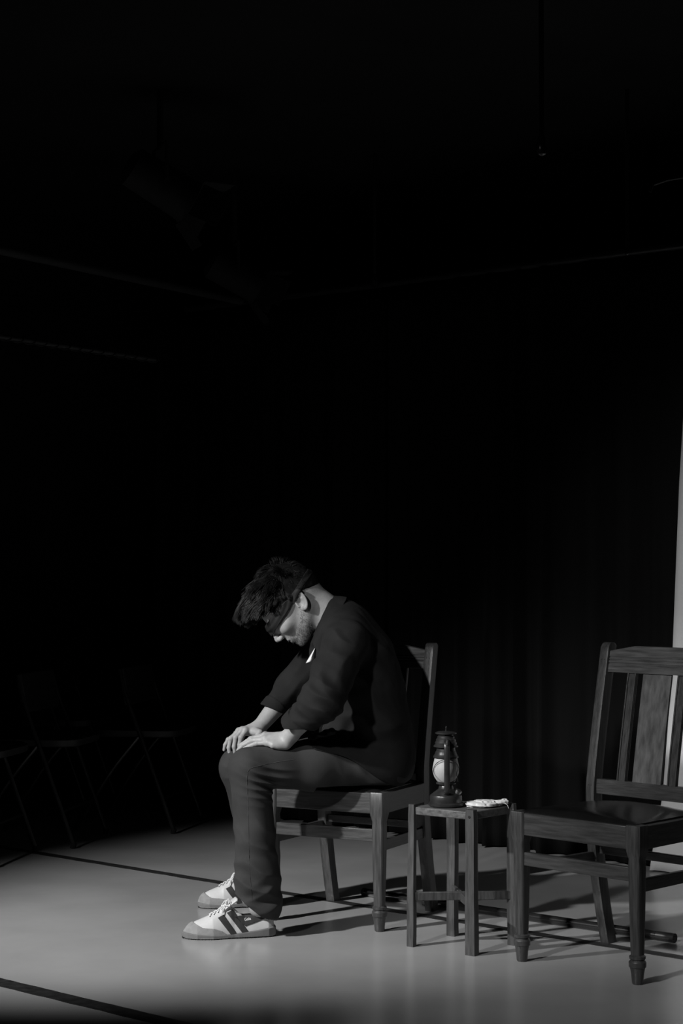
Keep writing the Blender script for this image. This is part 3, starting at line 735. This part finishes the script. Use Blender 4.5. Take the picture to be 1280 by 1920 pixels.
# blindfold
def blind(P):
    q = (P-HO)@HR.T; hd = head(P)
    s = np.clip((q[:, 0]-.0)/.06, 0, 1); c0 = .030+.011*s; hw = .009+.0085*s
    cen = c0; dd = np.abs(q[:, 2]-cen)-hw
    d = np.maximum(np.abs(hd-.0035)-.0022, dd)
    far = ell(q, (.008, 0, .045), (.128, .088, .12))
    soft = ell(q, (.045, 0, .02), (.083, .078, .05))-.002
    shell = np.maximum(np.abs(smin(hd-.003, ell(q, (.06, 0, .028), (.066, .070, .05)), .02))-.0022, dd)
    d = smin(np.minimum(d, shell), shell, .003)
    d = smin(d, ell(q, (-.103, 0, .030), (.012, .018, .012)), .004)
    return d+.0007*np.sin(q[:, 2]*330+5*np.sin(q[:, 0]*22)+3*np.sin(q[:, 1]*40))
o = mesh_sdf('blindfold', blind, hl(0, 0, 0)-.17, hl(0, 0, 0)+.17, .0016, M_BAND); child(o)

# hair: cap of locks
def frame_head(p): return (p-HO)@HR.T
def skull(f, l, u):   # project to cranium ellipsoid
    c = V3(.006, 0, .062); r = V3(.104, .077, .090); v = V3(f, l, u)-c; return c+v/np.linalg.norm(v/r)
HLx, HLy = [-.09, -.06, -.035, 0, .05, .066, .11, .13], [-.020, .005, .028, .034, .046, .056, .104, .115]
def haircap(P):
    q = (P-HO)@HR.T; d = head(P)-.0045-.004*np.clip((q[:, 2]-.06)/.08, 0, 1)
    line = np.interp(q[:, 0], HLx, HLy)
    d = smax(d, (line-q[:, 2]), .006)
    d = np.maximum(d, -(head(P)+.008))
    return d+.0012*crumple(P, 120, .9)
o = mesh_sdf('hair', haircap, hl(0, 0, 0)-.2, hl(0, 0, 0)+.2, .0022, M_SCALP); child(o); HAIR = o
def strands(name, n, gen, m, parent, seg=7):
    V = []; F = []
    for _ in range(n):
        pts, r = gen()
        if pts is None: continue
        pts = [HO+HR.T@p for p in pts]; t = nrm(pts[-1]-pts[0]); u = nrm(np.cross(t, V3(.3, .9, .2))); v = np.cross(t, u); b = len(V)
        for i, p in enumerate(pts):
            rr = r*(1-.85*(i/(len(pts)-1))**2)
            for k in range(3):
                a = 2.094*k; V.append(p+u*rr*math.cos(a)+v*rr*math.sin(a))
        for i in range(len(pts)-1):
            for k in range(3):
                a, c = b+i*3+k, b+i*3+(k+1) % 3; F.append((a, c, c+3, a+3))
    me = bpy.data.meshes.new(name); me.from_pydata([tuple(x) for x in V], [], F); me.update(); o = link_mesh(name, me, m, None, True)
    o.parent = parent; o.matrix_parent_inverse = Matrix.Translation(-Vector(MINV)) if parent is MAN else Matrix.Identity(4)
    return o
GR = HR@V3(0, 0, -1)
def grow(p, rnd, w_, jit):
    nn = nrm((p-V3(.006, 0, .062))/V3(.104, .077, .090)**2)
    topness = float(np.clip((p[2]-.070)/.06, 0, 1))
    L = .024+.050*topness*(.75+.5*rnd)*(1 if p[0] > .03 else .62); L += .022*topness*(p[0] > .03)
    dr = nrm(nn*(.40+.30*topness)+V3(.55, 0, .30)*topness+(V3(-.25, 0, -.7) if p[0] < .015 else V3(-.15, 0, .25))*(1-topness)+w_*.55+RNG.normal(size=3)*jit)
    pts = [p.copy()]; q = p.copy(); st = L/8; cu_ = np.cross(dr, w_); ph = rnd*6
    for i in range(8):
        dr = nrm(dr+GR*(.11+.03*(p[0] > .03))+V3(.10+.10*(p[0] > .03), 0, .04*(p[0] > .03))*topness+RNG.normal(size=3)*jit*.35+cu_*.38*math.sin(ph+i*1.1))
        q = q+dr*st; pts.append(q.copy())
    return np.array(pts)
def root():
    while True:
        v = RNG.normal(size=3); p = skull(*(V3(.006, 0, .062)+v*.1))
        if p[2] > np.interp(p[0], HLx, HLy)+.003: return p
GUIDE = []
for _ in range(230):
    p = root(); w_ = RNG.normal(size=3)*.6; GUIDE.append((p, w_, RNG.random(), None))
GUIDE = [(p, w_, rn, grow(p, rn, w_, .0)) for p, w_, rn, _ in GUIDE]; GP = np.array([g[0] for g in GUIDE])
def g_top():
    p = root(); k = int(np.argmin(np.sum((GP-p)**2, 1))); gp, w_, rn, gc = GUIDE[k]
    c = grow(p, rn, w_, .17); t = np.linspace(0, 1, 9)[:, None]; tgt = gc+(p-gp)*(1-.75*t)
    c = c*(1-.55*t)+tgt*(.55*t)
    return list(c), .0007+.0007*RNG.random()
strands('hair_strands', 12000, g_top, M_HAIR, HAIR)
def g_fringe():
    c = int(RNG.integers(14)); rs = np.random.default_rng(c+40)
    f0 = RNG.uniform(.035, .085); l0 = rs.uniform(-.05, .045)+RNG.normal()*.006; p = skull(f0, l0, .165-(f0-.03)*.40)
    tip = V3(.134+.028*rs.random(), l0*1.05+.010*rs.normal(), .128+.030*rs.random())+RNG.normal(size=3)*.0035
    tip = tip+(RNG.random()-.5)*V3(.018, 0, -.004)
    mid_p = (p+tip)/2+V3(-.002, .004*rs.normal(), .022+.012*rs.random())+RNG.normal(size=3)*.002
    return [((1-t)**2)*p+2*t*(1-t)*mid_p+t*t*tip+V3(0, .0025, .0025)*math.sin(t*7+c)*t for t in np.linspace(0, 1, 9)], .0005+.0005*RNG.random()
strands('fringe', 1900, g_fringe, M_HAIR, HAIR)
# beard stubble
def g_beard():
    for _ in range(60):
        f, l, u = RNG.uniform(.005, .13), RNG.uniform(-.07, .07), RNG.uniform(-.10, -.008)
        if RNG.random() < .7: l = abs(l)
        if u > -.02-(f-.03)*.35 and not (f > .105 and u > -.027 and u < -.014 and abs(l) < .03): continue
        P = V3(f, l, u); ok = True
        for _ in range(5):
            w_ = HO+HR.T@P; d = float(head(w_[None])[0]); e = 1e-3
            g = V3(*[float(head((w_+ax*e)[None])[0])-d for ax in (HF, HL, HU)])/e
            P = P-g*d/(g@g+1e-6)
        if abs(u+.036) < .012 and P[0] > .11 and abs(l) < .022: continue
        if not (P[0] < .13 and P[2] < -.008): continue
        nn = nrm(g); dr = nrm(nn*.6+V3(.15, 0, -.8)+RNG.normal(size=3)*.3); Ls = RNG.uniform(.003, .0065)
        return [P-nn*.0008, P+dr*Ls*.5, P+dr*Ls], .00038
    return None, 0
strands('beard', 2400, g_beard, M_BEARD, HAIR)

# ------------------------------------------------------------------ trainers
def make_shoe(heel, toe, outer, name_label):
    """heel, toe: floor points; outer=-1 when the outer side faces the camera"""
    heel, toe = V3(*heel), V3(*toe); S = nrm(toe-heel); T = V3(S[1], -S[0], 0)
    if T[1] > 0: T = -T                                  # T points to the camera
    Zv = V3(0, 0, 1); Rm = np.stack([S, T, Zv]); L = float(np.linalg.norm(toe-heel))
    def loc(P): return (P-heel)@Rm.T
    def out(p): return heel+Rm.T@V3(*p)
    def foot_plan(q, grow=0.0):
        s = q[:, 0]; x = np.clip(s/L, 0, 1)
        hw = np.interp(x, [0, .08, .25, .45, .68, .85, .95, 1], [.020, .031, .034, .034, .046, .042, .027, .008])+grow
        cen = np.interp(x, [0, .4, .7, 1], [0, .003, -.002, .010*(-1)])*outer*-1
        return np.abs(q[:, 1]-cen)-hw, s
    zt_s = [0, .04, .10, .145, .175, .21, .245, .275, .295]
    zt_z = [.076, .072, .070, .098, .088, .070, .056, .044, .028]
    def upper(P):
        q = loc(P); e, s = foot_plan(q); top = np.interp(s, zt_s, zt_z)
        k = np.clip(q[:, 2]/np.maximum(top, .02), 0, 1)
        lat = e+.026*k**2.2*np.interp(s, [0, .1, .2, .3], [.5, .8, 1.1, 1.0])
        d = smax(lat, q[:, 2]-top, .016); d = smax(d, .006-q[:, 2], .002); d = smax(d, -s+.004+.10*np.clip(q[:, 2]-.03, 0, 1), .010); d = smax(d, s-L+.004, .012)
        return d*.8
    def tongue(q): return ecap(q, (.170, 0, .085), (.125, 0, .118), (.022, .006), (.026, .006), (0, 1, 0))
    def up2(P):
        q = loc(P); d = smin(upper(P), tongue(q), .006)
        op = ell(q, (.062, 0, .100), (.066, .026, .055)); return smax(d, -op, .004)
    lo = np.minimum(out((0, 0, 0)), out((L, 0, 0)))-V3(.09, .09, .01); hi = np.maximum(out((0, 0, 0)), out((L, 0, 0)))+V3(.09, .09, .15)
    sh = mesh_sdf('shoe', up2, lo, hi, .0017, M_SHOE); child(sh)
    sh['label'] = name_label
    def sub(o, nm=None): o.parent = sh; return o
    def sole(P):
        q = loc(P); e, s = foot_plan(q, .0035); zt = np.interp(s, [0, .01, .06, .14, .19, .25, .30], [.036, .032, .024, .016, .014, .017, .022])
        d = smax(e, q[:, 2]-zt, .004); d = np.maximum(d, .0035-q[:, 2]); d = smax(d, -s-.001, .008); return smax(d, s-L-.001, .010)*.85
    sub(mesh_sdf('sole', sole, lo, hi, .0017, M_SOLE))
    def tread(P):
        q = loc(P); e, s = foot_plan(q, .002); d = smax(e, -s, .008); d = smax(d, s-L, .01); d = np.maximum(d, q[:, 2]-.0045); d = np.maximum(d, .0004-q[:, 2])
        return np.maximum(d, -(np.sin(s*900)*.002)-.001*0)*.8
    sub(mesh_sdf('tread', tread, lo-V3(0, 0, .004), hi*V3(1, 1, 0)+V3(0, 0, .012), .0015, M_TREAD))
    def toecap(P):
        q = loc(P); s, z = q[:, 0], q[:, 2]; d = np.abs(upper(P)-.0010)-.0018
        b1 = np.interp(s, [.155, .175, .20, .235, .262, .29], [.012, .026, .034, .036, .050, .09])
        return np.maximum(d, np.maximum(z-b1, .155-s))
    sub(mesh_sdf('toe_cap', toecap, lo, hi, .0012, M_SUEDE))
    def heelcap(P):
        q = loc(P); s, z = q[:, 0], q[:, 2]; d = np.abs(upper(P)-.0008)-.0010
        return np.maximum(d, np.maximum(z-np.interp(s, [0, .03, .06], [.070, .050, .020]), s-.05))
    def poly(q, pts):
        """signed distance to convex polygon in (s,z), points in order"""
        pts = np.array(pts); c = pts.mean(0); d = None
        for a, b in zip(pts, np.roll(pts, -1, 0)):
            e = b-a; nn = np.array([e[1], -e[0]])/np.linalg.norm(e)
            if (c-a)@nn > 0: nn = -nn
            g = (q[:, [0, 2]]-a)@nn; d = g if d is None else np.maximum(d, g)
        return d
    for nm, pts in (('stripe', [(.187, .066), (.168, .075), (.124, .010), (.144, .010)]), ('stripe', [(.158, .080), (.138, .089), (.086, .014), (.106, .012)]),
                    ('side_flash', [(.138, .069), (.050, .070), (.026, .061), (.100, .038)])):
        for sg in (1, -1):
            def fs(P, pts=pts, sg=sg):
                q = loc(P); return np.maximum(np.maximum(np.abs(upper(P)-.0010)-.0016, poly(q, pts)), -q[:, 1]*sg+.008)
            st = sub(mesh_sdf(nm, fs, lo, hi, .0011, M_STRIPE))
    # eyestays and laces
    bm = bmesh.new()
    def top_at(s, t):
        z = .14
        for _ in range(90):
            d = float(smin(upper(out((s, t, z))[None]), tongue(V3(s, t, z)[None]), .006)[0])
            if d < .0004: break
            z -= max(d*.7, .0003)
        return z
    ss = [.148, .160, .172, .184, .197, .210]
    ey = []
    for s in ss: ey.append((s, .0155-(s-.148)*.06))
    for i, (s, t) in enumerate(ey):
        for a, b in (((s, t), (ss[min(i+1, 5)], -ey[min(i+1, 5)][1])), ((s, -t), (ss[min(i+1, 5)], ey[min(i+1, 5)][1]))) if i < 5 else (((s, t), (s, -t)), ((s, -t), (s+.0001, t))):
            pts = []
            for k in range(7):
                u = k/6; x = a[0]+(b[0]-a[0])*u; y = a[1]+(b[1]-a[1])*u; pts.append(tuple(out((x, y, top_at(x, y)+.0016+.002*math.sin(u*math.pi)))))
            tube(bm, pts, .0017, 6)
    for sg in (1, -1):      # bow
        p0 = (.150, 0, top_at(.150, 0)+.003)
        loop = [p0, (.148, sg*.018, p0[2]+.006), (.156, sg*.030, p0[2]-.006), (.162, sg*.020, p0[2]-.004), p0]; tube(bm, [tuple(out(p)) for p in spline(loop, 5)], .0015, 6)
        tl = [p0, (.160, sg*.012, p0[2]+.001), (.172, sg*.026, p0[2]-.022), (.176, sg*.031, p0[2]-.034)]; tube(bm, [tuple(out(p)) for p in spline(tl, 5)], .0015, 6)
    lc = obj('laces', bm, M_LACE, None, smooth=True); lc.parent = sh
    for (s, t) in ey:
        for sg in (1, -1):
            bm = bmesh.new(); z = top_at(s, t*sg); lathe(bm, [(0, .0022), (.0009, .0018)], tuple(out((s, sg*(t+.001), z))), 8, (0, 0, 1))
            eo = obj('eyelet', bm, M_TAPE, None, smooth=True); eo.parent = sh
    # word on the side flash, camera side
    cu = bpy.data.curves.new('wordmark', 'FONT'); cu.body = 'Gola'; cu.size = .0112; cu.align_x = 'CENTER'; cu.align_y = 'CENTER'; cu.extrude = .0004; cu.offset = .00018
    to = bpy.data.objects.new('tmp', cu); COL.objects.link(to); bpy.context.view_layer.update()
    me = bpy.data.meshes.new_from_object(to.evaluated_get(bpy.context.evaluated_depsgraph_get())); bpy.data.objects.remove(to)
    for v in me.vertices:     # local x grows to the heel; wrap on the leather
        ca, sa = math.cos(.13), math.sin(.13); x, y = v.co.x*ca-v.co.y*sa, v.co.x*sa+v.co.y*ca
        s = .092-x; z = .0585+y; t = .08
        for _ in range(80):
            d = float(upper(out((s, t, z))[None])[0])
            if d < .0030: break
            t -= max((d-.0028)*.7, .0002)
        v.co = Vector(out((s, t+.0006+v.co.z, z)))
    wo = link_mesh('wordmark', me, M_LACE, sh, False)
    return sh
make_shoe((W(515, 1748, 6.0)[0], 6.01, 0), (W(342, 1756, 5.97)[0], 5.955, 0), -1, 'near white trainer with two charcoal stripes and white wordmark')
make_shoe((W(524, 1695, 6.5)[0], 6.515, 0), (W(371, 1695, 6.52)[0], 6.50, 0), 1, 'far white trainer partly hidden by the near leg')

# ------------------------------------------------------------------ folding chairs in the dark at the left
def make_folding(name, label, x, y, rz):
    t = empty(name, (x, y, 0), rz); tag(t, label, 'chair', 'black folding chairs in the dark')
    for s in (-1, 1):
        bm = bmesh.new(); tube(bm, spline([(.0, s*.21, .012), (-.13, s*.21, .36), (-.222, s*.21, .60), (-.255, s*.20, .715)], 5), .0095, 10); fl = obj('front_leg', bm, M_TUBE, t, smooth=True)
        bm = bmesh.new(); tube(bm, [(.0+.002, s*.21, .022), (-.004, s*.21, .0)], .012, 10); obj('rubber_foot', bm, M_TREAD, fl, smooth=True)
        bm = bmesh.new(); tube(bm, spline([(-.46, s*.19, .012), (-.30, s*.19, .26), (-.17, s*.19, .42)], 5), .0095, 10); rl = obj('rear_leg', bm, M_TUBE, t, smooth=True)
        bm = bmesh.new(); tube(bm, [(-.455, s*.19, .022), (-.465, s*.19, .0)], .012, 10); obj('rubber_foot', bm, M_TREAD, rl, smooth=True)
    bm = bmesh.new(); tube(bm, [(-.055, -.21, .15), (-.055, .21, .15)], .007, 8); obj('crossbar', bm, M_TUBE, t, smooth=True)
    bm = bmesh.new(); loft(bm, [((-.02-.18, 0, z), (1, 0, 0), (0, 1, 0), r, q, 6) for z, r, q in ((.415, .185, .185), (.42, .195, .195), (.445, .198, .198), (.455, .18, .18))], 40); obj('seat', bm, M_VINYL, t, smooth=True)
    bm = bmesh.new(); R = Matrix.Rotation(-.17, 3, 'Y'); box(bm, (-.238, 0, .640), (.026, .40, .17), R); obj('backrest', bm, M_VINYL, t, bevel=.010, seg=3)
    return t
def fold_at(foot, rz, label):      # foot = floor point of the front leg nearest the camera
    off = Matrix.Rotation(rz, 3, 'Z') @ Vector((0, -.21, 0)); make_folding('folding_chair', label, foot[0]-off.x, foot[1]-off.y, rz)
fold_at((W(138, 1588, 7.8)[0], 7.80), -.20, 'black folding chair at the left, its thin front leg reaching the lit floor edge')
fold_at((W(325, 1560, 8.2)[0], 8.22), -.22, 'black folding chair in the dark, closest to the seated man')
fold_at((-1.345, 7.32), -.20, 'black folding chair cut off by the left edge of the picture')
fold_at((-1.18, 8.75), -.20, 'black folding chair set back in the dark behind the others on the left')

# ------------------------------------------------------------------ lighting bars and lanterns overhead
def bar_thing(name, a, b, r, label):
    bm = bmesh.new(); tube(bm, [tuple(a), tuple(b)], r, 12); return tag(obj(name, bm, M_GALV, smooth=True), label, 'bar')
a, b = V3(-2.0, 6.15, 2.41), V3(-.47, 8.68, 2.41)
bar_thing('lighting_bar', a, b, .020, 'dark overhead bar crossing the upper left towards the back corner')
a, b = V3(-1.50, 7.3, 2.10), V3(-.80, 8.0, 2.06)
LB = bar_thing('cable_bar', a, b, .010, 'short thin bar wrapped in cable below the overhead bar at the left')
bm = bmesh.new(); pts = []
for i in range(161):
    t = i/160; p = a+(b-a)*t; c_ = t*34*math.pi; pts.append((p[0]+.014*math.cos(c_), p[1], p[2]+.014*math.sin(c_)))
tube(bm, pts, .0035, 6); obj('cable', bm, M_TREAD, LB, smooth=True)
def make_light(loc, rz, pitch, sc, label):
    t = empty('stage_light', loc, rz); tag(t, label, 'stage light', 'stage lights under the ceiling'); R = Matrix.Rotation(pitch, 3, 'Y')
    def T(bm): bmesh.ops.transform(bm, matrix=R.to_4x4() @ Matrix.Scale(sc, 4), verts=bm.verts)
    bm = bmesh.new(); lathe(bm, [(-.14, .05), (-.12, .075), (.10, .08), (.13, .085), (.135, .075), (.12, .07)], axis=(1, 0, 0), n=28); T(bm); hs = obj('housing', bm, M_MATTE, t, smooth=True, angle=30)
    bm = bmesh.new(); lathe(bm, [(.118, .069), (.124, .05), (.127, .01)], axis=(1, 0, 0), n=28); T(bm); obj('lens', bm, M_POLE, hs, smooth=True)
    for k in range(4):
        bm = bmesh.new(); a = k*math.pi/2; Rk = Matrix.Rotation(a, 3, 'X'); c_ = Rk @ Vector((.185, 0, .108)); box(bm, c_, (.115, .13, .003), Rk @ Matrix.Rotation(-.45, 3, 'Y')); T(bm); obj('barn_door', bm, M_MATTE, hs)
    bm = bmesh.new(); tube(bm, [Vector(p)*sc for p in ((0, -.095, 0), (0, -.095, .14), (0, .095, .14), (0, .095, 0))], .007*sc, 8); obj('yoke', bm, M_MATTE, t)
    bm = bmesh.new(); tube(bm, [(0, 0, .14*sc), (0, 0, max(.2*sc, CH-loc[2]))], .012, 10); obj('hanger', bm, M_MATTE, t, smooth=True)
    return t
make_light(tuple(W(300, 345, 6.9)), .35, .50, 1.0, 'black stage light with open flaps under the ceiling, upper left')
make_light(tuple(W(440, 515, 8.3)), .25, .45, 0.95, 'black stage light hanging at the end of the overhead bar')
def bulb(loc, label, s=1.0):
    t = empty('ceiling_bulb', loc); tag(t, label, 'bulb', 'small bulbs under the dark ceiling')
    bm = bmesh.new(); lathe(bm, [(.045*s, .004), (.04*s, .010*s), (.02*s, .016*s), (0, .017*s), (-.012*s, .013*s), (-.018*s, .003)], n=20); obj('glass', bm, M_POLE, t, smooth=True)
    bm = bmesh.new(); tube(bm, [(0, 0, .04*s), (0, 0, CH-loc[2])], .008, 10); obj('holder', bm, M_BLKMETAL, t, smooth=True)
bulb(tuple(W(1015, 282, 5.6)), 'small bulb catching light under the dark ceiling, upper right')
bulb(tuple(W(703, 532, 8.0)), 'faint small bulb above the middle of the black curtain')
bulb(tuple(W(1176, 474, 6.9)), 'tiny glinting bulb near the curtain rail at the right', .5)
bm = bmesh.new(); tube(bm, [tuple(W(x, y, 6.2)) for x, y in ((1218, 360), (1224, 346), (1250, 337), (1290, 330), (1360, 322))], .006, 8)
tag(obj('hanging_cable', bm, M_BLKMETAL, smooth=True), 'dark cable curving under the ceiling at the upper right edge', 'cable')
